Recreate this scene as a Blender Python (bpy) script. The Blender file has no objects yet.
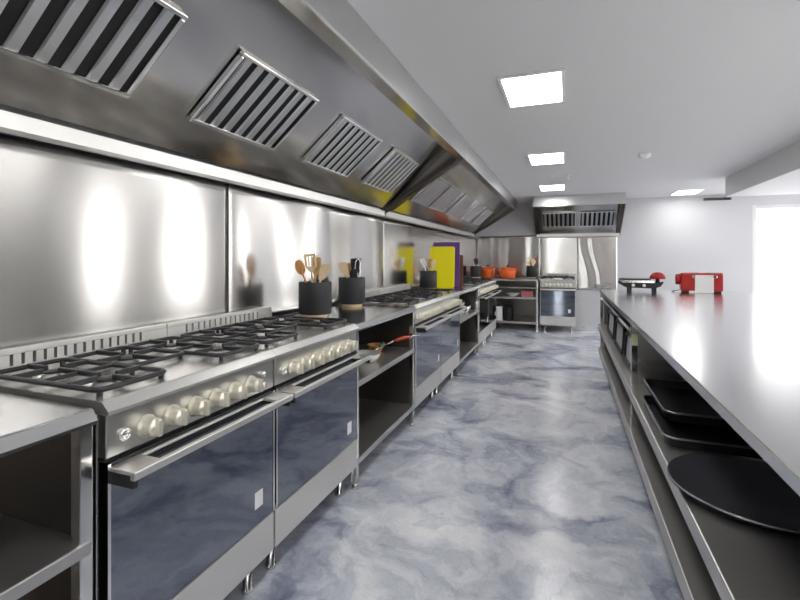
import bpy, bmesh, math, random
from mathutils import Vector, Matrix, Euler
S = bpy.context.scene
C = S.collection
PI = math.pi
R = math.radians
rnd = random.Random(7)

# ------------------------------------------------------------------ materials
def new_mat(name):
    m = bpy.data.materials.new(name); m.use_nodes = True
    nt = m.node_tree
    return m, nt, nt.nodes['Principled BSDF']

def plain(name, col, rough=.5, metal=0., bump=0., bscale=60., coat=0., spec=.5, var=.0):
    m, nt, b = new_mat(name)
    b.inputs['Base Color'].default_value = (*col, 1)
    b.inputs['Roughness'].default_value = rough
    b.inputs['Metallic'].default_value = metal
    b.inputs['Coat Weight'].default_value = coat
    b.inputs['Specular IOR Level'].default_value = spec
    tc = nt.nodes.new('ShaderNodeTexCoord')
    n = nt.nodes.new('ShaderNodeTexNoise'); n.inputs['Scale'].default_value = bscale
    nt.links.new(tc.outputs['Object'], n.inputs['Vector'])
    if var:
        mx = nt.nodes.new('ShaderNodeMix'); mx.data_type = 'RGBA'
        mx.inputs['A'].default_value = (*[c*(1-var) for c in col], 1)
        mx.inputs['B'].default_value = (*[min(1, c*(1+var)) for c in col], 1)
        nt.links.new(n.outputs['Fac'], mx.inputs['Factor'])
        nt.links.new(mx.outputs['Result'], b.inputs['Base Color'])
    if bump:
        bp = nt.nodes.new('ShaderNodeBump'); bp.inputs['Strength'].default_value = bump
        bp.inputs['Distance'].default_value = .002
        nt.links.new(n.outputs['Fac'], bp.inputs['Height'])
        nt.links.new(bp.outputs['Normal'], b.inputs['Normal'])
    return m

def steel(name, col=(.62, .61, .59), rough=.25, stretch=(1, 1, 60), vary=.04, aniso=0., uv=False, rot=0.):
    """brushed steel: fine streak noise drives a small roughness change"""
    m, nt, b = new_mat(name)
    b.inputs['Base Color'].default_value = (*col, 1)
    b.inputs['Metallic'].default_value = 1
    b.inputs['Roughness'].default_value = rough
    tc = nt.nodes.new('ShaderNodeTexCoord')
    mp = nt.nodes.new('ShaderNodeMapping'); mp.inputs['Scale'].default_value = stretch
    n = nt.nodes.new('ShaderNodeTexNoise'); n.inputs['Scale'].default_value = 6; n.inputs['Detail'].default_value = 4
    nt.links.new(tc.outputs['Object'], mp.inputs['Vector']); nt.links.new(mp.outputs['Vector'], n.inputs['Vector'])
    mr = nt.nodes.new('ShaderNodeMapRange')
    mr.inputs['To Min'].default_value = rough*(1-vary); mr.inputs['To Max'].default_value = rough*(1+vary)
    nt.links.new(n.outputs['Fac'], mr.inputs['Value']); nt.links.new(mr.outputs['Result'], b.inputs['Roughness'])
    mx = nt.nodes.new('ShaderNodeMix'); mx.data_type = 'RGBA'
    mx.inputs['A'].default_value = (*[c*.97 for c in col], 1); mx.inputs['B'].default_value = (*[c*1.02 for c in col], 1)
    nt.links.new(n.outputs['Fac'], mx.inputs['Factor']); nt.links.new(mx.outputs['Result'], b.inputs['Base Color'])
    if aniso:
        b.inputs['Anisotropic'].default_value = aniso
        b.inputs['Anisotropic Rotation'].default_value = rot
        if uv:
            t = nt.nodes.new('ShaderNodeTangent'); t.direction_type = 'UV_MAP'; t.uv_map = 'UVMap'
            nt.links.new(t.outputs['Tangent'], b.inputs['Tangent'])
    return m

M = {}
M['steel'] = steel('satin_steel', (.64, .63, .61), .27, (1, 40, 40))
M['steel_top'] = steel('worktop_steel', (.66, .66, .66), .17, (2, 30, 1), .15)
M['steel_island'] = steel('island_top_steel', (.77, .77, .775), .2, (30, 1, 1), .2)
M['gutter'] = steel('shaded_gutter_steel', (.13, .115, .10), .4, (1, 40, 40))  # steel colour darkened to hold the dark reflections on the hood ends
M['steel_dark'] = steel('shaded_inner_steel', (.22, .205, .19), .34, (1, 40, 40))  # darker copy of the steel, dim reflections put into its colour
M['splash'] = steel('splashback_steel', (.72, .705, .68), .21, (1, 8, .5), .04, .9, True, .25)
M['splash2'] = steel('splashback_steel_far', (.72, .705, .68), .17, (1, 8, .5), .04, .8, True, .25)
M['hood'] = steel('hood_steel', (.60, .58, .555), .16, (60, 1, 1), .15, .5, True, .0)
M['fascia'] = steel('fascia_steel', (.66, .66, .66), .3, (1, 60, 60), .2)
M['handle'] = plain('satin_handle_steel', (.86, .85, .82), .34, .9)
M['shelf'] = plain('satin_shelf_steel', (.56, .55, .53), .34, .92)
M['panel'] = plain('brushed_panel_steel', (.60, .59, .57), .3, .94)
M['satin'] = plain('satin_panel_steel', (.74, .73, .70), .4, .72)
M['hobtop'] = plain('hob_top_steel', (.78, .77, .74), .27, .82)
M['chrome'] = plain('bright_steel', (.82, .81, .79), .14, 1.)
M['knob'] = plain('champagne_knob_metal', (.84, .80, .68), .36, .75)
M['alu'] = plain('burner_aluminium', (.78, .77, .75), .32, 1.)
M['iron'] = plain('black_cast_iron', (.022, .022, .026), .42, 0, .25, 300)
M['black'] = plain('matt_black', (.012, .012, .013), .5)
M['dark_gap'] = plain('cavity_shade', (.006, .006, .006), .8)  # near-black colour stands in for shade inside slots and gaps
M['ovenglass'] = plain('black_mirror_oven_glass', (.22, .24, .285), .04, 1., 0)
M['sticker'] = plain('white_sticker_paper', (.85, .85, .86), .6)
M['white'] = plain('white_paint', (.70, .70, .71), .6, 0, .05, 40)
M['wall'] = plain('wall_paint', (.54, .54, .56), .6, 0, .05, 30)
M['wall_mid'] = plain('contrast_wall_paint', (.16, .15, .14), .6, 0, .05, 30)  # unseen right wall, darkened for contrast between reflected bright bands
M['wall_grey'] = plain('darkened_wall_paint', (.08, .07, .06), .6, 0, .05, 30)  # unseen front wall, darkened so the back splashback reflects dim
M['ceil'] = plain('ceiling_paint', (.68, .68, .685), .7, 0, .05, 30)
M['plastic_w'] = plain('white_plastic', (.82, .82, .80), .35)
M['plastic_g'] = plain('grey_plastic', (.33, .34, .33), .45)
M['pot'] = plain('charcoal_ceramic', (.022, .022, .026), .55, 0, .15, 200)
M['wood'] = plain('light_wood', (.62, .40, .18), .55, 0, .1, 40, var=.2)
M['wood_o'] = plain('orange_wood', (.60, .30, .10), .5, 0, .1, 40, var=.25)
M['wood_p'] = plain('pale_wood', (.78, .60, .36), .55, 0, .1, 40, var=.15)
M['wood_d'] = plain('dark_wood', (.17, .06, .03), .5, 0, .1, 40, var=.2)
M['yellow'] = plain('yellow_board_plastic', (.93, .83, .0), .45, 0, .1, 150)
M['purple'] = plain('purple_board_plastic', (.13, .05, .27), .45, 0, .1, 150)
M['orange'] = plain('orange_enamel', (.80, .13, .01), .25, 0, coat=.3)
M['red'] = plain('red_enamel', (.42, .014, .01), .3, 0)
M['redh'] = plain('red_silicone', (.60, .09, .05), .45)
M['cream'] = plain('cream_enamel', (.78, .76, .70), .25)
M['teal'] = plain('teal_plastic', (.05, .22, .2), .4)
M['tray'] = plain('black_nonstick', (.012, .012, .015), .45, spec=.3)
M['tray_slate'] = plain('slate_tray_plastic', (.045, .045, .055), .4)
M['tray_rim'] = plain('tray_rim_highlight', (.30, .30, .31), .3, 1.)  # pale metal carries the edge highlight of the black trays
M['trayface'] = plain('grey_coated_tray', (.62, .62, .62), .35, .6)
M['reflection_green'] = plain('post_reflection_tint', (.62, .68, .42), .6)
M['pink'] = plain('pink_card', (.50, .16, .18), .5)

def emit(name, col, s):
    m = bpy.data.materials.new(name); m.use_nodes = True; nt = m.node_tree
    nt.nodes.remove(nt.nodes['Principled BSDF'])
    e = nt.nodes.new('ShaderNodeEmission'); e.inputs['Color'].default_value = (*col, 1); e.inputs['Strength'].default_value = s
    nt.links.new(e.outputs[0], nt.nodes['Material Output'].inputs['Surface']); return m
M['lamp'] = emit('lit_diffuser', (1, .985, .96), 5.8)

def glass_mat():
    m = bpy.data.materials.new('window_glass'); m.use_nodes = True; nt = m.node_tree
    nt.nodes.remove(nt.nodes['Principled BSDF'])
    t = nt.nodes.new('ShaderNodeBsdfTransparent'); g = nt.nodes.new('ShaderNodeBsdfGlossy'); g.inputs['Roughness'].default_value = .02
    f = nt.nodes.new('ShaderNodeFresnel'); mx = nt.nodes.new('ShaderNodeMixShader')
    gm = nt.nodes.new('ShaderNodeNewGeometry'); sub = nt.nodes.new('ShaderNodeMath'); sub.operation = 'MULTIPLY_ADD'; sub.use_clamp = True
    sub.inputs[1].default_value = -1.; nt.links.new(gm.outputs['Backfacing'], sub.inputs[0]); nt.links.new(f.outputs[0], sub.inputs[2])
    nt.links.new(sub.outputs[0], mx.inputs[0]); nt.links.new(t.outputs[0], mx.inputs[1]); nt.links.new(g.outputs[0], mx.inputs[2])
    nt.links.new(mx.outputs[0], nt.nodes['Material Output'].inputs['Surface']); return m
M['glass'] = glass_mat()

def floor_mat():
    m, nt, b = new_mat('marbled_epoxy')
    L = nt.links.new
    tc = nt.nodes.new('ShaderNodeTexCoord')
    mp = nt.nodes.new('ShaderNodeMapping'); mp.inputs['Rotation'].default_value = (0, 0, .5); mp.inputs['Scale'].default_value = (1.0, 1.0, 1)
    L(tc.outputs['Object'], mp.inputs['Vector'])
    w = nt.nodes.new('ShaderNodeTexNoise'); w.inputs['Scale'].default_value = 1.5; w.inputs['Detail'].default_value = 5; w.inputs['Roughness'].default_value = .55
    L(mp.outputs[0], w.inputs['Vector'])
    sc = nt.nodes.new('ShaderNodeVectorMath'); sc.operation = 'MULTIPLY_ADD'
    sc.inputs[1].default_value = (1.1, 1.1, 0); L(w.outputs['Color'], sc.inputs[0]); L(mp.outputs[0], sc.inputs[2])
    a = nt.nodes.new('ShaderNodeTexNoise'); a.inputs['Scale'].default_value = 1.7; a.inputs['Detail'].default_value = 10; a.inputs['Roughness'].default_value = .64; a.inputs['Distortion'].default_value = .25
    L(sc.outputs[0], a.inputs['Vector'])
    r = nt.nodes.new('ShaderNodeValToRGB'); e = r.color_ramp.elements
    e[0].position = .33; e[0].color = (.14, .165, .24, 1)
    e[1].position = .67; e[1].color = (.88, .885, .90, 1)
    for p, c in ((.42, (.35, .375, .465, 1)), (.50, (.56, .585, .655, 1)), (.58, (.74, .755, .80, 1))):
        q = r.color_ramp.elements.new(p); q.color = c
    L(a.outputs['Fac'], r.inputs[0])
    # thin darker veins where a second warped noise crosses its middle
    v = nt.nodes.new('ShaderNodeTexNoise'); v.inputs['Scale'].default_value = .9; v.inputs['Detail'].default_value = 3; v.inputs['Distortion'].default_value = 1.2
    L(sc.outputs[0], v.inputs['Vector'])
    vr = nt.nodes.new('ShaderNodeValToRGB'); ve = vr.color_ramp.elements
    ve[0].position = .485; ve[0].color = (1, 1, 1, 1); ve[1].position = .515; ve[1].color = (1, 1, 1, 1)
    q = ve.new(.5); q.color = (.5, .54, .66, 1)
    L(v.outputs['Fac'], vr.inputs[0])
    mx = nt.nodes.new('ShaderNodeMix'); mx.data_type = 'RGBA'; mx.blend_type = 'MULTIPLY'; mx.inputs['Factor'].default_value = .3
    L(r.outputs[0], mx.inputs['A']); L(vr.outputs[0], mx.inputs['B'])
    # fine speckle
    sp = nt.nodes.new('ShaderNodeTexNoise'); sp.inputs['Scale'].default_value = 90; sp.inputs['Detail'].default_value = 2
    L(tc.outputs['Object'], sp.inputs['Vector'])
    sm = nt.nodes.new('ShaderNodeMapRange'); sm.inputs['To Min'].default_value = .88; sm.inputs['To Max'].default_value = 1.12
    L(sp.outputs['Fac'], sm.inputs['Value'])
    m2 = nt.nodes.new('ShaderNodeMix'); m2.data_type = 'RGBA'; m2.blend_type = 'MULTIPLY'; m2.inputs['Factor'].default_value = 1
    L(mx.outputs['Result'], m2.inputs['A']); L(sm.outputs['Result'], m2.inputs['B'])
    L(m2.outputs['Result'], b.inputs['Base Color'])
    b.inputs['Roughness'].default_value = .22
    return m
M['floor'] = floor_mat()

# ------------------------------------------------------------------ mesh helpers
def BM(): return bmesh.new()

def box(bm, x0, y0, z0, x1, y1, z1, bev=0., seg=2, mat=None):
    t = bmesh.new()
    bmesh.ops.create_cube(t, size=1)
    for v in t.verts:
        v.co = Vector(((x0+x1)/2+v.co.x*(x1-x0), (y0+y1)/2+v.co.y*(y1-y0), (z0+z1)/2+v.co.z*(z1-z0)))
    if bev:
        bmesh.ops.bevel(t, geom=t.edges[:], offset=min(bev, .45*min(abs(x1-x0), abs(y1-y0), abs(z1-z0))), segments=seg, affect='EDGES', profile=.5)
    if mat is not None: t.transform(mat)
    merge(bm, t)

def merge(bm, t):
    vm = {}
    for v in t.verts: vm[v] = bm.verts.new(v.co)
    for f in t.faces:
        try:
            g = bm.faces.new([vm[v] for v in f.verts]); g.smooth = f.smooth
        except ValueError: pass
    t.free()

def lathe(bm, prof, cen=(0, 0, 0), n=32, axis='Z', mat=None, sx=1., sy=1.):
    """revolve (r, h) pairs; r = 0 closes the end"""
    t = bmesh.new(); rings = []
    for r, h in prof:
        if r < 1e-6: rings.append([t.verts.new((0, 0, h))])
        else: rings.append([t.verts.new((r*sx*math.cos(2*PI*k/n), r*sy*math.sin(2*PI*k/n), h)) for k in range(n)])
    for a, b in zip(rings, rings[1:]):
        for k in range(n):
            k2 = (k+1) % n
            if len(a) == 1 and len(b) == 1: continue
            if len(a) == 1: f = t.faces.new((a[0], b[k], b[k2]))
            elif len(b) == 1: f = t.faces.new((a[k], b[0], a[k2]))
            else: f = t.faces.new((a[k], b[k], b[k2], a[k2]))
            f.smooth = True
    if axis == 'X': t.transform(Matrix.Rotation(PI/2, 4, 'Y'))
    if axis == '-Y': t.transform(Matrix.Rotation(PI/2, 4, 'X'))
    if mat is not None: t.transform(mat)
    t.transform(Matrix.Translation(cen))
    bmesh.ops.recalc_face_normals(t, faces=t.faces[:])
    merge(bm, t)

def cyl(bm, p0, p1, r0, r1=None, n=16):
    p0, p1 = Vector(p0), Vector(p1); d = p1-p0; L = d.length
    q = Vector((0, 0, 1)).rotation_difference(d).to_matrix().to_4x4()
    r1 = r0 if r1 is None else r1
    lathe(bm, [(0, 0), (r0, 0), (r1, L), (0, L)], p0, n, mat=q)

def tube(bm, pts, r, n=8, closed=False):
    pts = [Vector(p) for p in pts]; N = len(pts); rings = []
    up = None
    for i, p in enumerate(pts):
        if closed: d = pts[(i+1) % N]-pts[i-1]
        else: d = pts[min(i+1, N-1)]-pts[max(i-1, 0)]
        d.normalize()
        if up is None:
            up = d.orthogonal().normalized()
        up = (up-d*up.dot(d))
        up = up.normalized() if up.length > 1e-6 else d.orthogonal().normalized()
        s = d.cross(up)
        rr = r[i] if isinstance(r, (list, tuple)) else r
        rings.append([bm.verts.new(p+(up*math.cos(2*PI*k/n)+s*math.sin(2*PI*k/n))*rr) for k in range(n)])
    for i in range(N if closed else N-1):
        a, b = rings[i], rings[(i+1) % N]
        for k in range(n):
            f = bm.faces.new((a[k], a[(k+1) % n], b[(k+1) % n], b[k])); f.smooth = True
    if not closed:
        bm.faces.new(rings[0][::-1]); bm.faces.new(rings[-1])

def prism(bm, poly, a0, a1, axis='X'):
    """extrude a 2D outline: axis X takes (y, z), Y takes (x, z), Z takes (x, y)"""
    def P(p, a):
        return (a, p[0], p[1]) if axis == 'X' else ((p[0], a, p[1]) if axis == 'Y' else (p[0], p[1], a))
    t = bmesh.new()
    A = [t.verts.new(P(p, a0)) for p in poly]; B = [t.verts.new(P(p, a1)) for p in poly]
    n = len(poly)
    t.faces.new(A); t.faces.new(B[::-1])
    for k in range(n): t.faces.new((A[k], B[k], B[(k+1) % n], A[(k+1) % n]))
    bmesh.ops.recalc_face_normals(t, faces=t.faces[:])
    merge(bm, t)

def rrect(w, h, r, n=6, cx=0, cy=0):
    out = []
    for (sx, sy, a0) in ((1, 1, 0), (-1, 1, 90), (-1, -1, 180), (1, -1, 270)):
        for k in range(n+1):
            a = R(a0+90*k/n)
            out.append((cx+sx*(w/2-r)+r*math.cos(a), cy+sy*(h/2-r)+r*math.sin(a)))
    return out

def obj(name, bm, mat, parent=None, loc=(0, 0, 0), rot=(0, 0, 0), uvax=None):
    me = bpy.data.meshes.new(name)
    if uvax:
        uv = bm.loops.layers.uv.new('UVMap')
        for f in bm.faces:
            for l in f.loops: l[uv].uv = (l.vert.co[uvax[0]], l.vert.co[uvax[1]])
    bm.to_mesh(me); bm.free()
    me.materials.append(M[mat] if isinstance(mat, str) else mat)
    o = bpy.data.objects.new(name, me); C.objects.link(o)
    o.location = loc; o.rotation_euler = rot
    if parent: o.parent = parent
    return o

def tag(o, label, cat, group=None):
    o['label'] = label; o['category'] = cat
    if group: o['group'] = group
    return o

def thing(name, label, cat, loc=(0, 0, 0), rotz=0., group=None):
    o = bpy.data.objects.new(name, None); C.objects.link(o)
    o.empty_display_size = .1
    o.location = loc; o.rotation_euler = (0, 0, rotz)
    return tag(o, label, cat, group)

def struct(name, bm, mat, parent=None):
    o = obj(name, bm, mat, parent)
    if not parent: o['kind'] = 'structure'
    return o

def dup(root, loc, rotz=None, label=None, group=None):
    r = root.copy(); C.objects.link(r); r.location = loc
    if rotz is not None: r.rotation_euler = (0, 0, rotz)
    if label: r['label'] = label
    if group: r['group'] = group
    def rec(src, dst):
        for ch in src.children:
            c = ch.copy(); C.objects.link(c); c.parent = dst
            rec(ch, c)
    rec(root, r)
    return r

# ------------------------------------------------------------------ the room
CEIL = 2.31; XW = -1.69; YB = 8.86; XR = 4.3; YF = -3.2
XS = -1.645                                     # face of the left splashback
b = BM(); box(b, XW-.1, YF-.1, -.1, XR+.1, YB+.1, 0); struct('floor', b, 'floor')
b = BM(); box(b, XW-.1, YF-.1, CEIL, XR+.1, YB+.1, CEIL+.1); struct('ceiling', b, 'ceil')
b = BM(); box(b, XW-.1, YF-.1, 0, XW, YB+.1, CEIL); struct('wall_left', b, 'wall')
BX0, BX1 = 2.85, 3.60
b = BM(); box(b, XW, YB, 0, BX0, YB+.1, CEIL); box(b, BX1, YB, 0, XR, YB+.1, CEIL); box(b, BX0, YB, 2.12, BX1, YB+.1, CEIL); struct('wall_back', b, 'wall')
b = BM()
for (x0, x1, z0, z1) in ((BX0, BX0+.06, 0, 2.12), (BX1-.06, BX1, 0, 2.12), (BX0+.06, BX1-.06, 0, .1), (BX0+.06, BX1-.06, 2.06, 2.12)): box(b, x0, YB+.02, z0, x1, YB+.08, z1, .004)
w = struct('added_door_2', b, 'white')  # glazed door added for bright bands in the splashback reflections
b = BM(); box(b, BX0+.06, YB+.045, .1, BX1-.06, YB+.055, 2.06); obj('pane', b, 'glass', w)
DX0, DX1 = -.50, -.08
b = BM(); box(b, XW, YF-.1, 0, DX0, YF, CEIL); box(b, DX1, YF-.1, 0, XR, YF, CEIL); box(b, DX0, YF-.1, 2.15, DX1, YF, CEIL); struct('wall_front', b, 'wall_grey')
b = BM()
for (x0, x1, z0, z1) in ((DX0, DX0+.06, .0, 2.15), (DX1-.06, DX1, .0, 2.15), (DX0+.06, DX1-.06, .0, .1), (DX0+.06, DX1-.06, 2.09, 2.15)): box(b, x0, YF-.08, z0, x1, YF-.02, z1, .004)
w = struct('added_door_1', b, 'white')  # unseen glazed door added for a bright streak in the back splashback
b = BM(); box(b, DX0+.06, YF-.055, .1, DX1-.06, YF-.045, 2.09); obj('pane', b, 'glass', w)
WIN = [(-2.4, -1.2), (-.4, .9), (1.9, 3.1), (5.15, 5.95), (6.8, 8.4)]  # unseen windows added to light the room and streak the left splashback
Z0, Z1 = .12, 2.24
b = BM()
box(b, XR, YF, 0, XR+.1, YB, Z0); box(b, XR, YF, Z1, XR+.1, YB, CEIL)
ys = [YF]+[y for w in WIN for y in w]+[YB]
for k in range(0, len(ys), 2): box(b, XR, ys[k], Z0, XR+.1, ys[k+1], Z1)
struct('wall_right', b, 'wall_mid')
for i, (a, c) in enumerate(WIN):
    b = BM()
    for (y0, y1, z0, z1) in ((a, a+.05, Z0, Z1), (c-.05, c, Z0, Z1), (a+.05, c-.05, Z0, Z0+.05), (a+.05, c-.05, Z1-.05, Z1)):
        box(b, XR+.02, y0, z0, XR+.08, y1, z1, .004)
    w = struct('window_%d' % (i+1), b, 'white')  # added window, out of view
    b = BM(); box(b, XR+.045, a+.05, Z0+.05, XR+.055, c-.05, Z1-.05); obj('pane', b, 'glass', w)
b = BM(); box(b, 1.957, YF, 2.06, XR, 7.0, CEIL, .0); struct('ceiling_bulkhead', b, 'white')
b = BM(); box(b, .86, YB-.012, 0, BX0-.002, YB, .07, .003); struct('baseboard_back', b, 'white')

# ------------------------------------------------------------------ ceiling fittings
def panel_light(x, y, label):
    t = thing('ceiling_light', label, 'ceiling light', (x, y, CEIL), 0, 'square ceiling light panels')
    f = BM(); w, l = .185, .275
    for (x0, y0, x1, y1) in ((-w, -l, w, -l+.02), (-w, l-.02, w, l), (-w, -l+.02, -w+.02, l-.02), (w-.02, -l+.02, w, l-.02)):
        box(f, x0, y0, -.012, x1, y1, -.0005, .002)
    obj('frame', f, 'plastic_w', t)
    d = BM(); box(d, -w+.02, -l+.02, -.009, w-.02, l-.02, -.0005); obj('diffuser', d, 'lamp', t)
    return t
L0 = panel_light(-.19, 2.92, 'lit white ceiling panel nearest the camera, above the aisle')
dup(L0, (-.19, 4.98, CEIL), 0, 'lit white ceiling panel halfway along the aisle')
dup(L0, (-.19, 7.05, CEIL), 0, 'lit white ceiling panel in front of the small back hood')
dup(L0, (1.80, 8.28, CEIL), 0, 'lit white ceiling panel above the bare white back wall')
for (x, y) in ((-.19, .86), (-.19, -1.2), (1.5, .86), (1.5, -1.2), (1.5, 2.6)):  # out of view: aisle row carried on, plus extra fill panels
    dup(L0, (x, y, CEIL), 0, 'unseen lit white ceiling panel above or behind the camera')
b = BM(); lathe(b, [(0, -.045), (.03, -.045), (.05, -.03), (.055, -.012), (.06, -.010), (.06, -.0005), (0, -.0005)], n=28)
o = obj('smoke_detector', b, 'plastic_w', None, (.745, 5.12, CEIL)); tag(o, 'round white smoke detector on the ceiling', 'smoke detector')
b = BM(); lathe(b, [(0, -.005), (.05, -.005), (.05, -.002), (.0, -.002)], n=24); obj('detector_ring', b, 'plastic_g', o, (0, 0, -.022))
t = thing('sprinkler', 'small white pendant sprinkler on the ceiling beside the far light panels', 'sprinkler', (.02, 6.05, CEIL))
b = BM(); lathe(b, [(0, -.006), (.03, -.006), (.034, -.0005), (0, -.0005)], n=20); obj('cover_plate', b, 'plastic_w', t)
b = BM(); cyl(b, (0, 0, -.006), (0, 0, -.05), .008); lathe(b, [(0, -.056), (.018, -.056), (.018, -.05), (0, -.05)], n=16); obj('sprinkler_head', b, 'chrome', t)
t = thing('air_vent', 'dark slot air vent at the top of the back wall', 'vent', (2.36, YB, 2.215))
b = BM(); box(b, -.2, -.02, 0, .2, -.001, .05, .003); obj('vent_frame', b, 'plastic_g', t)
b = BM()
for k in range(3): box(b, -.19, -.026, .008+k*.014, .19, -.0195, .016+k*.014)
obj('vent_slot_shade', b, 'dark_gap', t)

for y in (-1.6, .3, 2.2, 4.1, 6.0):  # unseen panels added to brighten the room and its reflections
    dup(L0, (3.1, y, 2.06), 0, 'added fill light panel under the lowered ceiling, out of view to the right')
# ------------------------------------------------------------------ splashbacks
def splash(y0, y1, label, seed, amp=.011, mat='splash', wave=None):
    r = random.Random(seed)
    comps = [(r.uniform(2.2, 5.5), r.uniform(0, 6.3), r.uniform(-.7, .7), r.uniform(.5, 1)) for _ in range(3)]+[(r.uniform(7, 13), r.uniform(0, 6.3), r.uniform(-1.2, 1.2), .22) for _ in range(2)]
    if wave: comps += [wave]
    n = int((y1-y0)/.025); mz = 14; z0, z1 = .0, .75
    bm = BM(); g = []
    for i in range(n+1):
        row = []
        for j in range(mz+1):
            y = (y1-y0-.004)*i/n; z = z0+(z1-z0)*j/mz
            x = .026+amp*sum(a*math.sin(k*y+p+s*z*(1+.5*z)) for k, p, s, a in comps)/1.6
            row.append(bm.verts.new((x, y, z)))
        g.append(row)
    for i in range(n):
        for j in range(mz):
            f = bm.faces.new((g[i][j], g[i+1][j], g[i+1][j+1], g[i][j+1])); f.smooth = True
    # back and rim so the sheet has thickness
    bk = [[bm.verts.new((0, row[j].co.y, row[j].co.z)) for j in (0, mz)] for row in (g[0], g[-1])]
    bm.faces.new((bk[0][0], bk[0][1], bk[1][1], bk[1][0]))
    bm.faces.new([g[i][0] for i in range(n, -1, -1)]+[bk[0][0], bk[1][0]])
    bm.faces.new([g[i][mz] for i in range(n+1)]+[bk[1][1], bk[0][1]])
    bm.faces.new([g[0][j] for j in range(mz+1)]+[bk[0][1], bk[0][0]])
    bm.faces.new([g[-1][j] for j in range(mz, -1, -1)]+[bk[1][0], bk[1][1]])
    o = obj('splashback_panel', bm, mat, None, (XW+.001, y0+.002, .902), (0, 0, 0), (1, 2))
    return tag(o, label, 'splashback', 'steel splashback sheets on the walls')
splash(-.3, 1.9, 'wavy brushed steel splashback sheet behind the nearest cooker, left of the first seam', 3, .003)
splash(1.9, 4.05, 'wavy brushed steel splashback sheet behind the two near utensil pots', 11, .003, 'splash', (6.6, -4.94, .35, 4.6))
splash(4.05, 6.2, 'steel splashback sheet mirroring the yellow chopping board', 5, .005, 'splash2')
splash(6.2, 8.84, 'far steel splashback sheet on the left wall, next to the corner', 8, .008, 'splash2')

def back_splash(x0, x1, z0, z1, label, fn):
    n = int((x1-x0)/.02); mz = 24
    bm = BM(); g = []
    for i in range(n+1):
        row = []
        for j in range(mz+1):
            x = (x1-x0-.004)*i/n; z = (z1-z0)*j/mz
            row.append(bm.verts.new((x, -.012-fn(x, z), z)))
        g.append(row)
    for i in range(n):
        for j in range(mz):
            f = bm.faces.new((g[i][j], g[i+1][j], g[i+1][j+1], g[i][j+1])); f.smooth = True
    bk = [[bm.verts.new((row[j].co.x, 0, row[j].co.z)) for j in (0, mz)] for row in (g[0], g[-1])]
    bm.faces.new((bk[0][0], bk[0][1], bk[1][1], bk[1][0]))
    bm.faces.new([g[i][0] for i in range(n, -1, -1)]+[bk[0][0], bk[1][0]])
    bm.faces.new([g[i][mz] for i in range(n+1)]+[bk[1][1], bk[0][1]])
    bm.faces.new([g[0][j] for j in range(mz+1)]+[bk[0][1], bk[0][0]])
    bm.faces.new([g[-1][j] for j in range(mz, -1, -1)]+[bk[1][0], bk[1][1]])
    o = obj('splashback_panel', bm, 'splash', None, (x0+.002, YB-.001, z0), (0, 0, 0), (0, 2))
    return tag(o, label, 'splashback', 'steel splashback sheets on the walls')
back_splash(-1.64, -.46, .902, 1.685, 'brushed steel splashback sheet behind the orange casseroles in the corner',
            lambda x, z: .003*math.sin(9*x+.6*z)+.0015*math.sin(21*x+2))
back_splash(-.46, .20, .68, 1.66, 'brushed steel splashback sheet behind the cooker at the end of the aisle',
            lambda x, z: .0025*math.sin(7*x+1.2))
def warp(x, z):
    u = x-.32-.07*math.cos((z-.15)*4.2)
    return .004+.008*math.exp(-(u/.07)**2)+.006*math.exp(-((u+.2)/.09)**2)
back_splash(.20, .855, .68, 1.66, 'warped steel sheet with curved pale reflections below the small back hood', warp)

# ------------------------------------------------------------------ extractor hoods
def filter_parts(parent, loc, rot):
    W, H = .56, .36
    b = BM()
    for (x0, y0, x1, y1) in ((-W/2, -H/2, W/2, -H/2+.018), (-W/2, H/2-.018, W/2, H/2), (-W/2, -H/2+.018, -W/2+.018, H/2-.018), (W/2-.018, -H/2+.018, W/2, H/2-.018)):
        box(b, x0, y0, 0, x1, y1, .022, .004)
    f = obj('grease_filter', b, 'chrome', parent, loc, rot)
    b = BM(); box(b, -W/2+.018, -H/2+.018, .0, W/2-.018, H/2-.018, .003); obj('filter_cavity_shade', b, 'dark_gap', f)
    b = BM(); n = 7; p = (W-.036)/n
    for k in range(n):
        x = -W/2+.018+p*(k+.5)
        prism(b, [(x-p*.25, .006), (x-p*.19, .015), (x+p*.19, .015), (x+p*.25, .006), (x+p*.18, .008), (x-p*.18, .008)], -H/2+.018, H/2-.018, 'Y')
    obj('baffle', b, 'fascia', f)
    return f

def filter_copy(src, loc):
    c = src.copy(); C.objects.link(c); c.location = loc
    for ch in src.children:
        d = ch.copy(); C.objects.link(d); d.parent = c

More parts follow.
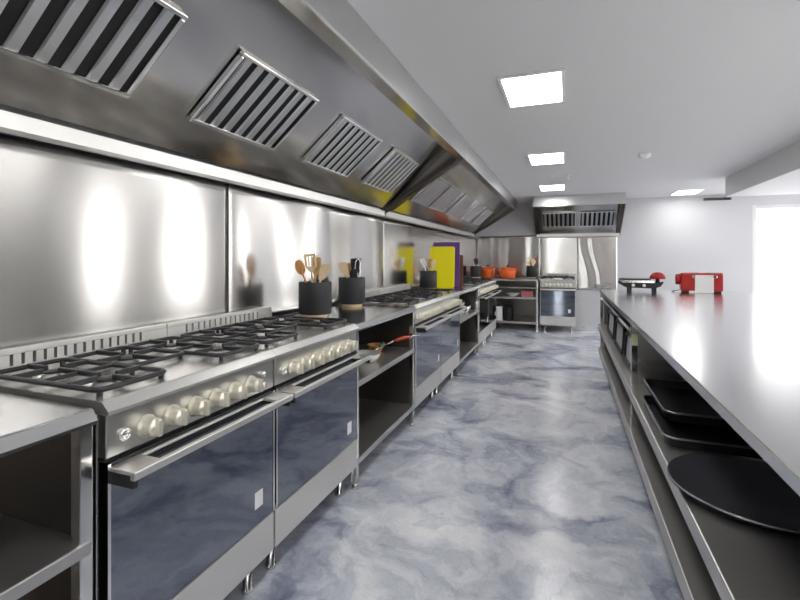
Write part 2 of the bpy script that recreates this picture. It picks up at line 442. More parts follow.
def hood(label, loc, rotz, W, depth, filters, zoff=0.):
    """local: x along the wall, y = 0 at the wall, the front at y = -depth; z is the world height"""
    t = thing('extractor_hood', label, 'extractor hood', loc, rotz, 'stainless steel extractor hoods')
    z = lambda v: v-loc[2]
    k = depth/.81
    yb, yf, yi = -.075*k, -depth, -depth+.075
    top = CEIL-.003
    # back gutter
    b = BM(); prism(b, [(yb*.73, z(1.705)), (yb*.69, z(1.655)), (-.003, z(1.650)), (-.003, z(1.690)), (yb*.60, z(1.690)), (yb*.60, z(1.705))], -W/2+.012, W/2-.012)
    obj('back_gutter', b, 'handle', t)
    # sloping filter panel
    y0, zz0, y1, zz1 = yb+.002, 1.718, yi, 2.29
    dy, dz = y1-y0, zz1-zz0; L = math.hypot(dy, dz); ny, nz = dz/L, -dy/L
    if ny < 0: ny, nz = -ny, -nz
    b = BM()
    seg = 60; ra = []
    for i in range(seg+1):
        x = -W/2+.012+(W-.024)*i/seg
        row = []
        for j in range(9):
            s = j/8; d = .002*math.sin(3.1*x+1.3*s)+.0012*math.sin(7.7*x+2.*s+1)
            row.append(b.verts.new((x, y0+dy*s-ny*d, z(zz0)+dz*s-nz*d)))
        ra.append(row)
    for i in range(seg):
        for j in range(8):
            f = b.faces.new((ra[i][j], ra[i+1][j], ra[i+1][j+1], ra[i][j+1])); f.smooth = True
    obj('sloping_panel', b, 'hood', t, uvax=(0, 2))
    # fascia and its inner gutter
    b = BM(); box(b, -W/2, yf, z(2.14), W/2, yf+.006, top-loc[2], .0015)
    fa = obj('fascia', b, 'fascia', t)
    b = BM(); box(b, -W/2, yf, z(2.128), W/2, yf+.012, z(2.14), .002); obj('edge_lip', b, 'chrome', fa)
    b = BM(); box(b, -W/2+.012, yf+.012, z(2.132), W/2-.012, yi, z(2.137)); box(b, -W/2+.012, yi, z(2.132), W/2-.012, yi+.004, z(2.165)); obj('front_gutter', b, 'hood', t, uvax=(0, 1))
    # end cheeks with their own sloping gutters
    for sx in (-1, 1):
        x0, x1 = sorted((sx*W/2, sx*(W/2-.012)))
        b = BM(); prism(b, [(-.003, z(1.652)), (yb, z(1.697)), (yf+.006, z(2.132)), (yf+.006, top-loc[2]), (-.003, top-loc[2])], x0, x1)
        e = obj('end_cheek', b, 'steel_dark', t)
        xa, xb = sorted((sx*(W/2-.012), sx*(W/2-.08)))
        b = BM(); prism(b, [(yb, z(1.700)), (yi, z(2.132)), (yi, z(2.138)), (yb, z(1.706))], xa, xb)
        xi = sx*(W/2-.08); prism(b, [(yb, z(1.700)), (yi, z(2.132)), (yi, z(2.170)), (yb, z(1.722))], *sorted((xi, xi+sx*.004)))
        obj('side_gutter', b, 'gutter', e)
    # filters
    s = .35/.872
    fl = None
    rot = (PI-math.atan2(dz, -dy), 0, 0)
    for fx in filters:
        p = (fx, y0+dy*s-ny*.004, z(zz0)+dz*s-nz*.004)
        if fl is None: fl = filter_parts(t, p, rot)
        else: filter_copy(fl, p)
    return t
def leftY(c, ys): return [y-c for y in ys]
ha = (-.35+3.92)/2
hood('long steel extractor hood over the nearest cookers, its big filters at top left', (XS, ha, 1.652), PI/2, 3.92+.35, .81, leftY(ha, (.05, .86, 1.69, 2.52, 3.33)))
hb = (3.935+8.31)/2
hood('far steel extractor hood on the left wall, ending short of the back corner', (XS, hb, 1.652), PI/2, 8.31-3.935, .81, leftY(hb, (4.42, 5.06, 5.84, 6.68, 7.50)))
hood('small steel extractor hood with two filters on the back wall', (.185, YB-.016, 1.652), 0, 1.43, .845, (-.305, .315))

# ------------------------------------------------------------------ cookers
XF = -1.063; DEP = .578
def grate(W, H, single=False):
    b = BM(); q = .0065; h0, h1 = .012, .024
    pts = [(x, y, .018) for x, y in rrect(W, H, .025, 4)]
    tube(b, pts, .0075, 8, True)
    if not single: box(b, -W/2, -q, h0, W/2, q, h1, .003)
    for cy in ((0,) if single else (-H/4, H/4)):
        for a in range(4):
            an = PI/2*a
            r0, r1 = .028, (W/2 if a % 2 == 0 else (H/2 if single else H/4))
            c, s = math.cos(an), math.sin(an)
            xs = sorted((c*r0, c*r1)); yz = sorted((cy+s*r0, cy+s*r1))
            if a % 2 == 0: box(b, xs[0], cy-q, h0, xs[1], cy+q, h1+.004, .003)
            else: box(b, -q, yz[0], h0, q, yz[1], h1+.004, .003)
    for sx in (-1, 1):
        for sy in (-1, 1): cyl(b, (sx*(W/2-.012), sy*(H/2-.012), 0), (sx*(W/2-.012), sy*(H/2-.012), .016), .008, n=10)
    return b

def cooker(label, loc, rotz, W, D, knobs, buttons, socket):
    t = thing('gas_cooker', label, 'cooker', loc, rotz, 'stainless steel gas cookers')
    h = W/2
    b = BM(); box(b, -h, .03, .13, h, D-.002, .872, .003); obj('body', b, 'steel', t)
    b = BM(); prism(b, [(-.012, .8735), (-.012, .882), (.010, .9035), (.016, .905), (D-.0305, .905), (D-.0305, .8735)], -h, h); obj('hob_top', b, 'hobtop', t)
    # slotted upstand
    b = BM(); y0, y1 = D-.03, D-.002
    box(b, -h, y0, .874, h, y1, .925); box(b, -h, y0, .960, h, y1, .978, .003)
    ns = 15; s0, s1 = -h+.10, h-.10
    box(b, -h, y0, .925, s0, y1, .960); box(b, s1, y0, .925, h, y1, .960)
    p = (s1-s0)/ns
    for k in range(ns):
        x = s0+p*k
        box(b, x+.010, y0, .925, x+p, y1-.01, .960)
    u = obj('upstand', b, 'satin', t)
    b = BM(); box(b, s0, y1-.008, .925, s1, y1-.003, .960); obj('vent_slot_shade', b, 'dark_gap', u)
    # control panel
    b = BM(); box(b, -h+.004, .0, .762, h-.004, .03, .872, .003)
    cp = obj('control_panel', b, 'panel', t)
    kn = None
    for kx in knobs:
        if kn is None:
            b = BM()
            lathe(b, [(0, .0), (.030, .0), (.030, .005), (.0255, .009), (.0245, .015), (.0235, .036), (.0215, .040), (0, .041)], axis='-Y', n=28)
            box(b, -.006, -.054, -.0225, .006, -.02, .0225, .003)
            kn = obj('knob', b, 'knob', t, (kx, -.0005, .808))
        else:
            c = kn.copy(); C.objects.link(c); c.location = (kx, -.0005, .808)
    for bx, bz in buttons:
        b = BM(); lathe(b, [(0, 0), (.011, 0), (.010, .012), (0, .014)], axis='-Y', n=16); obj('button', b, 'chrome', t, (bx, -.0005, bz))
    if socket is not None:
        b = BM(); lathe(b, [(0, .003), (.009, .003), (.010, .008), (.0155, .008), (.0165, 0), (0, 0)], axis='-Y', n=20); obj('dial_light', b, 'chrome', t, (socket, -.0005, .808))
    # oven door
    b = BM(); box(b, -h+.012, -.004, .285, h-.012, .028, .750, .002)
    d = obj('oven_door', b, 'ovenglass', t)
    for x in (-h+.004, h-.012):
        b = BM(); box(b, x, -.006, .285, x+.008, .028, .750); obj('door_edge', b, 'chrome', d)
    b = BM()
    box(b, -h+.006, -.092, .722, h-.006, -.076, .744, .003)
    for sx in (-1, 1):
        xs = sorted((sx*(h-.006), sx*(h-.09))); box(b, xs[0], -.078, .734, xs[1], -.006, .744, .002)
    box(b, -h+.088, -.018, .736, h-.088, -.006, .744, .002)
    bb = BM(); box(bb, -h+.012, -.0055, .712, h-.012, .027, .7525, .001); obj('handle_slot_shade', bb, 'black', d)  # black strip painting the dark opening behind the handle
    hd = obj('door_handle', b, 'handle', d)
    for sx in (-1, 1):
        xs = sorted((sx*(h-.009), sx*(h-.024))); b = BM(); box(b, xs[0], -.084, .700, xs[1], -.004, .7335, .003); obj('handle_bracket', b, 'black', hd)
    b = BM(); box(b, h-.12, -.0052, .345, h-.075, -.0041, .405); obj('sticker', b, 'sticker', d)
    b = BM(); box(b, -h+.004, .006, .7535, h-.004, .0295, .7615); obj('gap_shade', b, 'dark_gap', t)  # dark strip stands in for shade between control panel and door
    # storage drawer
    b = BM(); box(b, -h+.004, -.002, .132, h-.004, .028, .279, .003); obj('drawer', b, 'satin', t)
    # legs
    lg = None
    for sx in (-1, 1):
        for y in (.07, D-.08):
            if lg is None:
                b = BM(); lathe(b, [(0, 0), (.022, 0), (.022, .012), (.017, .016), (.017, .131), (0, .131)], n=18); lg = obj('leg', b, 'chrome', t, (sx*(h-.07), y, 0))
            else:
                c = lg.copy(); C.objects.link(c); c.location = (sx*(h-.07), y, 0)
    # hob: five burners under three cast iron grates
    gw = (W-.05)/3; gh = D-.125; gy = .048+gh/2; ch = gh*.66; cy = gy+(gh-ch)/2
    gx = (-(gw+.006), 0, gw+.006)
    gm = obj('pan_grate', grate(gw, gh), 'iron', t, (gx[0], gy, .9055))
    c = gm.copy(); C.objects.link(c); c.location = (gx[2], gy, .9055)
    obj('pan_grate', grate(gw, ch, True), 'iron', t, (0, cy, .9055))
    for x, y, s in ((gx[0], gy-gh/4, 1.), (gx[0], gy+gh/4, .8), (gx[1], cy, 1.25), (gx[2], gy-gh/4, .8), (gx[2], gy+gh/4, 1.)):
        b = BM(); lathe(b, [(0, 0), (.060*s, 0), (.062*s, .002), (.048*s, .004), (.042*s, .008), (.040*s, .0095), (0, .0095)], n=28)
        r = obj('burner', b, 'alu', t, (x, y, .9055))
        b = BM(); lathe(b, [(0, 0), (.030*s, 0), (.031*s, .003), (.026*s, .006), (0, .007)], n=24); obj('burner_cap', b, 'iron', r, (0, 0, .0097))
    return t

def onleft(y0, y1): return (XF, (y0+y1)/2, 0)
K6 = [-.235+.0855*k for k in range(6)]
K7 = [-.255+.086*k for k in range(7)]
CW = .733
cooker('nearest gas cooker, six knobs and two small buttons, beside the near left worktop', onleft(.785, 1.470), PI/2, .683, DEP,
       [-.2255+.0852*k for k in range(6)], [(.268, .828), (.268, .788)], -.29)
c7 = cooker('second gas cooker, seven knobs, just before the open shelves with the two pots', onleft(1.471, 2.207), PI/2, .734, DEP, [-.247+.0855*k for k in range(7)], [], -.308)
c3 = cooker('third gas cooker, right after the first open shelf bench', onleft(3.208, 3.958), PI/2, .746, DEP, K7, [], -.325)
dup(c3, onleft(3.958, 4.708), PI/2, 'fourth gas cooker, left of the bench carrying the yellow board')
dup(c3, onleft(5.85, 6.61), PI/2, 'fifth gas cooker, right after the bench carrying the yellow board')
dup(c3, onleft(6.61, 7.37), PI/2, 'last gas cooker of the left run, next to the back corner')
cooker('gas cooker alone against the back wall, under the small hood', (-.13, 7.98, 0), 0, .565, .83, [-.19+.0635*k for k in range(7)], [], None)

# ------------------------------------------------------------------ open shelf benches
def bench(label, loc, rotz, W, D, mid=.587, low=.165, rail=None, sides=True, topz=.9):
    t = thing('shelf_bench', label, 'bench', loc, rotz, 'open stainless steel shelf benches')
    h = W/2; p = .032
    b = BM(); prism(b, [(-.012, topz-.036), (-.012, topz-.028), (.004, topz-.003), (.010, topz), (D, topz), (D, topz-.036)], -h, h); obj('worktop', b, 'steel_top', t)
    b = BM(); box(b, -h+p*.2, .0, mid-.034, h-p*.2, D-.01, mid, .004); obj('shelf', b, 'shelf', t)
    b = BM(); box(b, -h+p*.2, .0, low-.034, h-p*.2, D-.01, low, .004); obj('shelf', b, 'shelf', t)
    for x in (-h, h-p):
        for y in (.004, D-p-.01):
            b = BM(); box(b, x, y, .03, x+p, y+p, topz-.036, .003)
            lathe(b, [(0, 0), (.018, 0), (.018, .012), (.012, .03), (0, .03)], (x+p/2, y+p/2, 0), 14); obj('leg', b, 'chrome', t)
    if sides:
        for x in (-h+.006, h-.012):
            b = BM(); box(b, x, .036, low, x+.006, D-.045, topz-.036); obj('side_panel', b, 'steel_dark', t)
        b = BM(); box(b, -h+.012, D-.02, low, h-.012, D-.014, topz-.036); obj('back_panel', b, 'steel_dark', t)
    if rail:
        b = BM(); box(b, -h+p, D*.5, rail-.012, h-p, D*.5+.03, rail+.012, .003); obj('rail', b, 'steel', t)
    return t
bench('near left steel bench whose worktop corner shows beside the nearest cooker', onleft(-.28, .760), PI/2, 1.04, DEP)
bench('steel shelf bench under the two near utensil pots', onleft(2.209, 3.205), PI/2, .996, DEP)
bench('steel shelf bench carrying the yellow and purple chopping boards', onleft(4.712, 5.846), PI/2, 1.134, DEP)
bench('steel shelf bench in the back corner under the orange casseroles', (-1.045, 8.0, 0), 0, 1.19, .83, .585, .16, rail=.72)

# ------------------------------------------------------------------ island
IX = .36; IE = 5.68; IN = -.2; IW = 1.95
t = thing('island_bench', 'long steel island bench with open shelves on the right', 'island', (IX, (IE+IN)/2, 0))
L = (IE-IN)/2
b = BM(); box(b, 0, -L, .866, IW, L, .9, .004); obj('worktop', b, 'steel_island', t)
b = BM(); box(b, -.012, -L+.02, .44, .9, L-.02, .50, .004); obj('shelf', b, 'shelf', t)
b = BM(); box(b, -.008, -L+.02, .17, .9, L-.02, .245, .004); obj('shelf', b, 'shelf', t)
for y in (IN+.03, 3.02, IE-.06):
    yy = y-(IE+IN)/2
    b = BM(); box(b, .008, yy, .24, .044, yy+.036, .866, .003); obj('post', b, 'chrome', t)
    for x in (.09, .86, IW-.045):
        b = BM(); box(b, x, yy, .03, x+.036, yy+.036, .866 if x > 1 else .172, .003)
        lathe(b, [(0, 0), (.02, 0), (.02, .012), (.013, .03), (0, .03)], (x+.018, yy+.018, 0), 14); obj('leg', b, 'chrome', t)
b = BM(); box(b, .02, 3.10-(IE+IN)/2, .785, .045, L-.065, .812, .003); obj('rail', b, 'chrome', t)
b = BM(); box(b, .05, 3.06-(IE+IN)/2, .502, .88, 3.066-(IE+IN)/2, .864); obj('divider_panel', b, 'steel', t)
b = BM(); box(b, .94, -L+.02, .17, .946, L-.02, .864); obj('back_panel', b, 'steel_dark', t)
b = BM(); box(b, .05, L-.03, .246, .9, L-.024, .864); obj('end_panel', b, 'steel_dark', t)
b = BM(); box(b, 0, -.001, 0, .034, 0, .07)  # thin coloured patch painting a pale green reflection on the post
tag(obj('post_reflection', b, 'reflection_green', None, (IX+.01, 3.0185, .735)), 'pale green reflection painted on the middle post of the island', 'reflection')

# things on the island's shelves
def upright_tray(y0, y1, label):
    W = y1-y0; H = .20
    b = BM(); lo = rrect(W, H, .06, 6)
    tube(b, [(0, x, y) for x, y in lo], .017, 8, True)
    o = obj('baking_tray', b, 'tray', None, (IX+.062, (y0+y1)/2, .5005+H/2+.0165), (0, R(4), 0))
    tag(o, label, 'tray', 'trays standing on edge in the island')
    b = BM(); prism(b, rrect(W-.004, H-.004, .058, 6), .0, .006, 'X'); obj('tray_face', b, 'trayface', o)
upright_tray(4.55, 5.15, 'black rimmed tray standing on edge, farthest of three in the island')
upright_tray(3.85, 4.42, 'black rimmed tray standing on edge, middle one of three in the island')
upright_tray(3.2, 3.72, 'black rimmed tray standing on edge, closest to the island middle post')

def deep_tray(x0, y0, x1, y1, z, label, depth=.055):
    W, H = x1-x0, y1-y0
    t = thing('roasting_tray', label, 'tray', ((x0+x1)/2, (y0+y1)/2, z), 0, 'black roasting trays on the island shelf')
    b = BM(); n = 6
    levels = [(.965, 0.0, 0), (1., depth, 0), (.985, depth, 1), (.95, .004, 1)]
    rings = []
    for s, zz, _ in levels:
        rings.append([b.verts.new((x*s if abs(x) > 0 else 0, y*s, zz)) for x, y in rrect(W, H, .05, n)])
    m = len(rings[0])
    for a, c in zip(rings, rings[1:]):
        for k in range(m): b.faces.new((a[k], a[(k+1) % m], c[(k+1) % m], c[k]))
    b.faces.new(rings[0][::-1]); b.faces.new(rings[-1])
    obj('tray_body', b, 'tray', t)
    b = BM(); tube(b, [(x, y, depth) for x, y in rrect(W, H, .05, n)], .005, 8, True); obj('tray_rim', b, 'tray_rim', t)
    return t
deep_tray(.372, 2.06, .84, 2.66, .5005, 'lower of two black roasting trays on the island shelf', .04)
deep_tray(.405, 2.24, .88, 2.84, .5475, 'upper black roasting tray with a pale painted highlight on its rim, stacked on another', .04)
t = thing('round_tray', 'large round black serving tray lying on the island shelf', 'tray', (.572, 1.745, .5005))
b = BM(); lathe(b, [(0, .0), (.215, .0), (.240, .022), (.247, .022), (.247, .027), (.238, .027), (.213, .006), (0, .006)], n=64); obj('tray_body', b, 'tray_slate', t)
b = BM(); tube(b, [(.245*math.cos(2*PI*k/64), .245*math.sin(2*PI*k/64), .026) for k in range(64)], .0035, 8, True); obj('tray_rim', b, 'tray_rim', t)

# things on the island top
TOP = .9005
t = thing('table_grill', 'black and steel tabletop grill with a flat lid on the island', 'grill', (.735, 5.36, TOP), R(-8))
b = BM(); box(b, -.20, -.12, .130, .10, .12, .140, .003); obj('flat_lid', b, 'black', t)
b = BM(); prism(b, [(-.205, .118), (-.20, .092), (-.13, .052), (.13, .045), (.19, .070), (.215, .112), (.17, .098), (-.13, .10)], -.12, .12, 'Y'); obj('grill_body', b, 'black', t)
b = BM(); box(b, -.17, -.125, .101, .13, .115, .1295, .004); obj('steel_rim', b, 'chrome', t)
for x in (-.10, .13):
    for y in (-.09, .09):
        b = BM(); box(b, x-.022, y-.018, 0, x+.022, y+.018, .058, .004); obj('leg', b, 'black', t)
for x in (-.06, .04):
    b = BM(); lathe(b, [(0, 0), (.016, 0), (.014, .018), (0, .02)], axis='-Y', n=18); obj('dial', b, 'plastic_w', t, (x, -.1205, .075))
b = BM(); lathe(b, [(0, 0), (.075, 0), (.072, .03), (.055, .055), (.03, .068), (0, .072)], n=32); obj('red_dome', b, 'red', t, (.165, .05, .139))
b = BM(); cyl(b, (.165, .05, .085), (.165, .05, .1395), .02); obj('dome_stem', b, 'black', t)

t = thing('toaster', 'red toaster with white front panel on the island', 'toaster', (1.325, 5.46, TOP), R(-8))
b = BM(); box(b, -.195, -.09, .02, .170, .11, .205, .018, 4); obj('body', b, 'red', t)
b = BM(); box(b, -.072, -.098, .004, .088, -.0905, .185, .004); fp = obj('front_panel', b, 'plastic_w', t)
for x in (-.083, .099):
    b = BM(); box(b, x-.016, -.1, .155, x+.018, -.0905, .182, .003); obj('panel_clip', b, 'chrome', t)
for x in (-.1, .1):
    b = BM(); box(b, x-.07, -.02, .2, x+.07, .02, .207); obj('slot', b, 'dark_gap', t)  # near-black plate stands in for shade inside the slot
for x in (-.15, .125):
    for y in (-.06, .08):
        b = BM(); box(b, x-.03, y-.02, 0, x+.03, y+.02, .021, .004); obj('foot', b, 'black', t)
b = BM(); lathe(b, [(0, 0), (.052, 0), (.057, .012), (.057, .035), (.046, .045), (0, .047)], n=28, mat=Matrix.Rotation(-PI/2, 4, 'Y')); obj('side_dial', b, 'red', t, (-.1955, -.02, .135))
b = BM(); tube(b, [(-.18, .05, .024), (-.23, .04, .012), (-.27, .0, .0075), (-.25, -.03, .0075)], .0045, 8); obj('cable', b, 'black', t)

# ------------------------------------------------------------------ utensil pots
def pot_proto(label, loc, s=1.):
    t = thing('utensil_pot', label, 'utensil pot', loc, 0, 'charcoal utensil pots')
    b = BM(); lathe(b, [(0, .022), (.094, .022), (.099, .026), (.099, .212), (.097, .215), (.093, .212), (.093, .032), (0, .032)], n=40); obj('pot_body', b, 'pot', t)
    b = BM(); lathe(b, [(0, 0), (.074, 0), (.076, .004), (.076, .019), (.074, .0215), (0, .0215)], n=36); obj('wooden_base', b, 'wood_p', t)
    return t
POTS = [(-1.435, 2.395), (-1.50, 3.03), (-1.475, 4.93), (-1.53, 8.11), (-.575, 8.40)]
P0 = pot_proto('charcoal utensil pot full of wooden spoons, nearest on the left counter', (*POTS[0], TOP))
for p, lb in zip(POTS[1:], ('charcoal utensil pot holding tongs and a black turner', 'charcoal utensil pot in front of the yellow chopping board',
                            'charcoal utensil pot in the corner, left of the orange casseroles', 'charcoal utensil pot on the corner bench, next to the back wall cooker')):
    dup(P0, (*p, TOP), 0, lb)

def shaft(bm, L, r=.007):
    tube(bm, [(0, 0, L*k/6) for k in range(7)], [r*.8, r, r, r*.95, r*.95, r*.9, r*.8], 8)

def make_utensil(kind, L):
    b = BM()
    if kind == 'spoon':
        shaft(b, L-.06)
        t = bmesh.new(); bmesh.ops.create_uvsphere(t, u_segments=18, v_segments=10, radius=1)
        for v in t.verts:
            c = v.co; d = 1-.55*(c.y < 0)
            v.co = Vector((c.x*.031, c.y*.010*d+.004*c.z*c.z, L-.045+c.z*.047))
        for f in t.faces: f.smooth = True
        merge(b, t)
    elif kind == 'spatula':
        shaft(b, L-.09)
        out = [(-.012, L-.11), (.012, L-.11), (.030, L-.05), (.031, L-.01), (.022, L), (-.022, L), (-.031, L-.01), (-.030, L-.05)]
        prism(b, out, -.004, .004, 'Y')
    elif kind == 'slotted':
        shaft(b, L-.09)
        z0 = L-.10
        prism(b, [(-.011, z0-.01), (.011, z0-.01), (.034, z0+.025), (-.034, z0+.025)], -.004, .004, 'Y')
        for x0, x1 in ((-.034, -.022), (-.012, -.005), (.005, .012), (.022, .034)): box(b, x0, -.004, z0+.025, x1, .004, L-.015, .001)
        box(b, -.034, -.004, L-.015, .034, .004, L, .002)
    elif kind == 'turner':
        shaft(b, L-.10, .006)
        prism(b, [(-.016, L-.11), (.016, L-.11), (.036, L-.08), (.040, L-.004), (.034, L), (-.034, L), (-.040, L-.004), (-.036, L-.08)], -.003, .003, 'Y')
    elif kind == 'tongs':
        for s in (-1, 1):
            tube(b, [(s*.002, 0, L), (s*.016, 0, L-.03), (s*.019, 0, L-.1), (s*.017, 0, .08), (s*.012, 0, 0)], .0055, 8)
        cyl(b, (0, -.011, L-.01), (0, .011, L-.01), .009)
    elif kind == 'scraper':
        shaft(b, L-.09)
        out = [(-.012, L-.11), (.012, L-.11), (.030, L-.08), (.043, L-.04), (.040, L-.012), (.02, L), (-.004, L-.012), (-.018, L-.05)]
        prism(b, out, -.005, .005, 'Y')
    return b
UC = {}
def utensil(pot, kind, mat, name, label, L, dx, dy, lean, az, spin=0., group=None):
    """dx, dy: foot inside the pot; lean away from vertical towards azimuth az"""
    px, py = POTS[pot]
    key = (kind, mat, L)
    if key not in UC:
        o = obj(name, make_utensil(kind, L), mat); UC[key] = o
    else:
        o = UC[key].copy(); C.objects.link(o)
    d = Vector((math.sin(lean)*math.cos(az), math.sin(lean)*math.sin(az), math.cos(lean)))
    q = Vector((0, 0, 1)).rotation_difference(d).to_matrix().to_4x4() @ Matrix.Rotation(spin, 4, 'Z')
    o.rotation_euler = q.to_euler(); o.location = (px+dx, py+dy, TOP+.042)
    tag(o, label, 'utensil', group or 'utensils standing in the pots')
V = math.atan2(.346, .938)          # picture right, as a direction on the floor
def put(pot, kind, mat, name, label, L, side, lean, depth=0., spin=None):
    """lean towards picture right (side > 0) or left; foot on the opposite side of the pot"""
    a = V if lean >= 0 else V+PI
    f = -.045*(1 if lean >= 0 else -1) + side
    dx, dy = f*math.cos(V)-depth*math.sin(V), f*math.sin(V)+depth*math.cos(V)
    utensil(pot, kind, mat, name, label, L, dx, dy, abs(lean), a, (V if spin is None else spin)+0)
put(0, 'spoon', 'wood_o', 'wooden_spoon', 'orange toned wooden spoon leaning left in the nearest pot', .325, -.03, R(-21), -.03)
put(0, 'slotted', 'wood_p', 'slotted_turner', 'slotted wooden turner standing tallest in the nearest pot', .345, -.04, R(-6), -.015)
put(0, 'spatula', 'wood', 'wooden_spatula', 'plain wooden spatula behind the slotted turner in the nearest pot', .325, .03, R(3), .03)
put(0, 'scraper', 'wood_p', 'wooden_scraper', 'curved pale wooden scraper leaning right in the nearest pot', .30, .035, R(14), -.02)
put(1, 'spatula', 'wood_p', 'wooden_spatula', 'pale wooden spatula leaning left beside the black turner', .30, -.015, R(-20), -.02)
put(1, 'spoon', 'wood', 'wooden_spoon', 'wooden spoon leaning left behind the pale spatula, beside the black turner', .29, -.005, R(-13), .025)
put(1, 'turner', 'black', 'turner', 'black turner standing next to the tongs', .315, .0, R(-3), .0)
put(1, 'tongs', 'chrome', 'tongs', 'metal tongs standing in the pot beside the black turner', .32, .07, R(4), .0)
put(1, 'spoon', 'black', 'ladle', 'short black spoon between the black turner and the tongs', .24, .05, R(3), -.03)
put(2, 'spatula', 'plastic_w', 'spatula', 'white spatula leaning left in front of the yellow board', .33, -.02, R(-17), -.01)
put(2, 'spoon', 'plastic_w', 'spoon', 'white spoon in the pot before the yellow board', .29, -.01, R(-9), .02)
put(2, 'spatula', 'wood', 'wooden_spatula', 'wooden spatula in the pot before the yellow board', .31, .035, R(6), .0)
put(2, 'spoon', 'wood_p', 'wooden_spoon', 'pale wooden spoon leaning right before the yellow board', .30, .045, R(13), -.02)
put(3, 'turner', 'black', 'turner', 'black turner in the corner pot left of the casseroles', .31, .0, R(-9), .0)
put(3, 'tongs', 'chrome', 'tongs', 'metal tongs in the corner pot left of the casseroles', .31, .04, R(5), .02)
put(4, 'spoon', 'wood_p', 'wooden_spoon', 'pale wooden spoon leaning left in the pot beside the back wall cooker', .32, -.02, R(-20), .0)
put(4, 'spatula', 'wood_p', 'wooden_spatula', 'pale wooden spatula upright in the pot beside the back wall cooker', .31, .0, R(-5), .02)
put(4, 'scraper', 'wood_p', 'wooden_scraper', 'pale wooden scraper in the pot beside the back wall cooker', .29, .03, R(8), -.02)
put(4, 'spoon', 'wood_d', 'wooden_spoon', 'dark wooden spoon leaning right in the pot beside the back wall cooker', .33, .04, R(16), .02)

# ------------------------------------------------------------------ chopping boards on the second bench
def board(mat, x, y, w, h, tilt, label, rz=0., th=.016):
    b = BM(); prism(b, rrect(w, h, .02, 5, 0, h/2), -th/2, th/2, 'Y')
    o = obj('chopping_board', b, mat, None, (x, y, TOP), (R(tilt), 0, rz))
    tag(o, label, 'chopping board', 'chopping boards standing upright on the bench')
    return o
board('yellow', -1.415, 5.30, .305, .50, -5, 'yellow chopping board standing on the left counter', R(3))
board('purple', -1.385, 5.375, .335, .555, -5, 'purple chopping board standing behind the yellow one', R(3))
board('wood_d', -1.34, 5.45, .30, .40, -5, 'dark brown wooden board standing behind the purple one', R(3))

# ------------------------------------------------------------------ orange casseroles
def casserole(label, x, y, r, h, rz):
    t = thing('casserole', label, 'casserole', (x, y, TOP), rz, 'orange enamel casseroles')
    b = BM(); lathe(b, [(0, 0), (r*.80, 0), (r*.93, .015), (r, h*.5), (r, h), (r-.006, h), (r-.008, h*.5), (r*.86, .02), (0, .012)], n=40); obj('pot_body', b, 'orange', t)
    b = BM(); lathe(b, [(0, h+.034), (r*.25, h+.032), (r*.65, h+.024), (r*.93, h+.012), (r*1.01, h+.008), (r*1.01, h+.001), (0, h+.001)], n=40); ld = obj('lid', b, 'orange', t)
    b = BM(); lathe(b, [(0, 0), (.012, 0), (.010, .012), (.024, .018), (.024, .026), (0, .030)], (0, 0, h+.0335), 20); obj('lid_knob', b, 'black', ld)
    for s in (-1, 1):
        b = BM(); tube(b, [(s*(r-.003), -.045, h*.82), (s*(r+.028), -.04, h*.84), (s*(r+.036), 0, h*.85), (s*(r+.028), .04, h*.84), (s*(r-.003), .045, h*.82)], .009, 10); obj('handle', b, 'orange', t)
    return t
casserole('smaller orange lidded casserole, next to the corner pot', -1.345, 8.29, .125, .17, R(75))
casserole('larger orange lidded casserole in the middle of the corner bench', -.985, 8.25, .148, .17, R(8))

# ------------------------------------------------------------------ things on the shelves
def pan(label, x, y, z, r, h, mat, hmat, haz, hl, rise=.03):
    t = thing('frying_pan', label, 'pan', (x, y, z), haz)
    b = BM(); lathe(b, [(0, 0), (r*.72, 0), (r*.9, h*.5), (r, h), (r-.005, h), (r*.86, h*.5), (r*.7, .005), (0, .005)], n=36); obj('pan_body', b, mat, t)
    b = BM(); tube(b, [(r-.006, 0, h*.75), (r+.05, 0, h*.9+rise*.4), (r+.08, 0, h+rise*.6)], .006, 8); st = obj('handle_stem', b, 'chrome', t)
    b = BM(); tube(b, [(r+.075, 0, h+rise*.55), (r+.11, 0, h+rise*.8), (r+.075+hl*.6, 0, h+rise*1.1), (r+.07+hl, 0, h+rise*1.2)], [.008, .013, .014, .009], 10); obj('handle_grip', b, hmat, t)
    return t
    return t
pan('cream pan with teal handle on the upper shelf under the near pots', -1.235, 2.68, .5875, .105, .052, 'cream', 'teal', R(80), .06, .02)
t = pan('copper coloured pan with long red handle on the upper shelf', -1.29, 2.985, .5875, .062, .05, 'wood_o', 'redh', R(34), .125, .035)
b = BM(); tube(b, [(.24, 0, .090), (.28, 0, .098), (.335, 0, .106)], [.006, .005, .004], 8); obj('handle_end', b, 'chrome', t)
bw = None
for k, lb in enumerate(('white bowl at the very bottom of the stack of five under the yellow board', 'white bowl second from the bottom in the stack of five under the yellow board',
                        'white bowl in the middle of the stack of five under the yellow board', 'white bowl second from the top in the stack of five under the yellow board',
                        'white bowl on top of the stack of five under the yellow board')):
    if bw is None:
        b = BM(); lathe(b, [(0, 0), (.05, 0), (.055, .008), (.115, .055), (.12, .055), (.12, .059), (.11, .057), (.05, .014), (0, .012)], n=32)
        bw = tag(obj('bowl', b, 'plastic_w', None, (-1.19, 4.98, .5875)), lb, 'bowl', 'white bowls stacked under the yellow board')
    else:
        c = bw.copy(); C.objects.link(c); c.location = (-1.19, 4.98, .5875+.0245*k); c['label'] = lb
pan('steel pan with steel handle on the bench shelf under the boards', -1.22, 5.45, .5875, .13, .09, 'chrome', 'chrome', R(-70), .16, .06)
c = bw.copy(); C.objects.link(c); c.location = (-.875, 8.10, .5855)
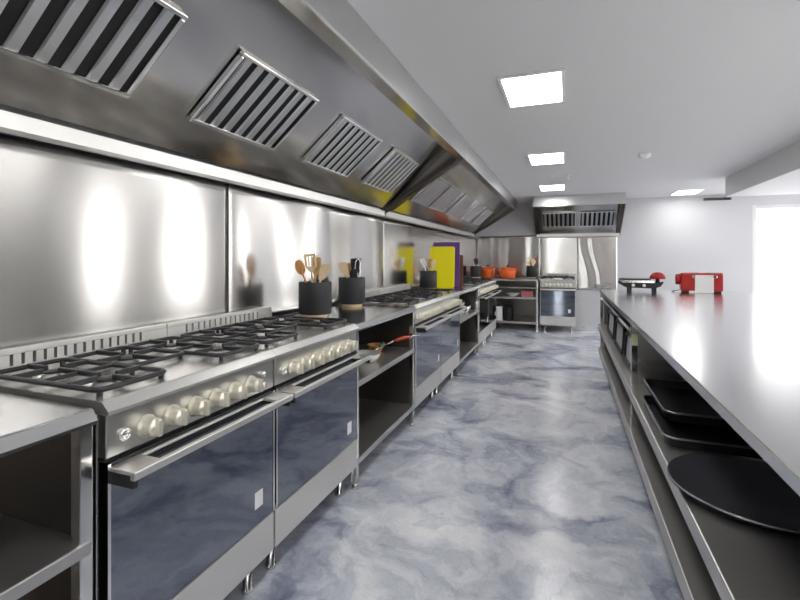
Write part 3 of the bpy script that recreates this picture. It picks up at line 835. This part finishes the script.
tag(c, 'single white bowl on the upper shelf of the corner bench', 'bowl'); del c['group']
b = BM(); box(b, -.10, -.13, 0, .10, .13, .085, .006)
t = obj('storage_box', b, 'pink', None, (-.63, 8.2, .5855)); tag(t, 'dull red storage box on the upper shelf of the corner bench', 'box')
b = BM(); box(b, -.103, -.133, .0852, .103, .133, .1, .005); obj('box_lid', b, 'pink', t)
def canister(name, x, y, r, h, mat, label):
    t = thing(name, label, 'canister', (x, y, .1605), 0)
    b = BM(); lathe(b, [(0, 0), (r*.96, 0), (r, .006), (r, h-.02), (r*.9, h-.001), (0, h-.001)], n=32); obj('canister_body', b, mat, t)
    b = BM(); lathe(b, [(0, h), (r*.8, h), (r*.8, h+.022), (r*.75, h+.027), (0, h+.027)], n=28); obj('cap', b, 'black', t)
canister('canister', -1.13, 8.12, .075, .245, 'plastic_w', 'white canister with black cap on the bottom shelf of the corner bench')
canister('canister', -.965, 8.16, .085, .23, 'tray', 'black canister on the bottom shelf of the corner bench')

# grey box low on the back wall
t = thing('wall_socket', 'grey socket box low on the warped steel sheet, near the island end', 'socket', (.62, YB-.03, .70))
b = BM(); box(b, -.12, -.05, 0, .12, -.001, .085, .006); obj('socket_box', b, 'plastic_g', t)
for x in (-.06, .06):
    b = BM(); box(b, x-.04, -.055, .018, x+.04, -.0505, .068, .002); obj('socket_plate', b, 'steel', t)

# ------------------------------------------------------------------ light, world, camera
w = bpy.data.worlds.new('daylight'); S.world = w; w.use_nodes = True
bg = w.node_tree.nodes['Background']; bg.inputs['Color'].default_value = (1, .99, .975, 1); bg.inputs['Strength'].default_value = 1.75

cd = bpy.data.cameras.new('camera'); cam = bpy.data.objects.new('camera', cd); C.objects.link(cam)
cam.location = (0, 0, 1.26); cam.rotation_euler = (PI/2, 0, math.atan(166/450))
cd.sensor_width = 36; cd.lens = 450/800*36; cd.shift_y = -42/800; cd.clip_start = .02
S.camera = cam
S.view_settings.view_transform = 'Standard'; S.view_settings.look = 'None'
S.view_settings.exposure = 1.68; S.view_settings.gamma = 1
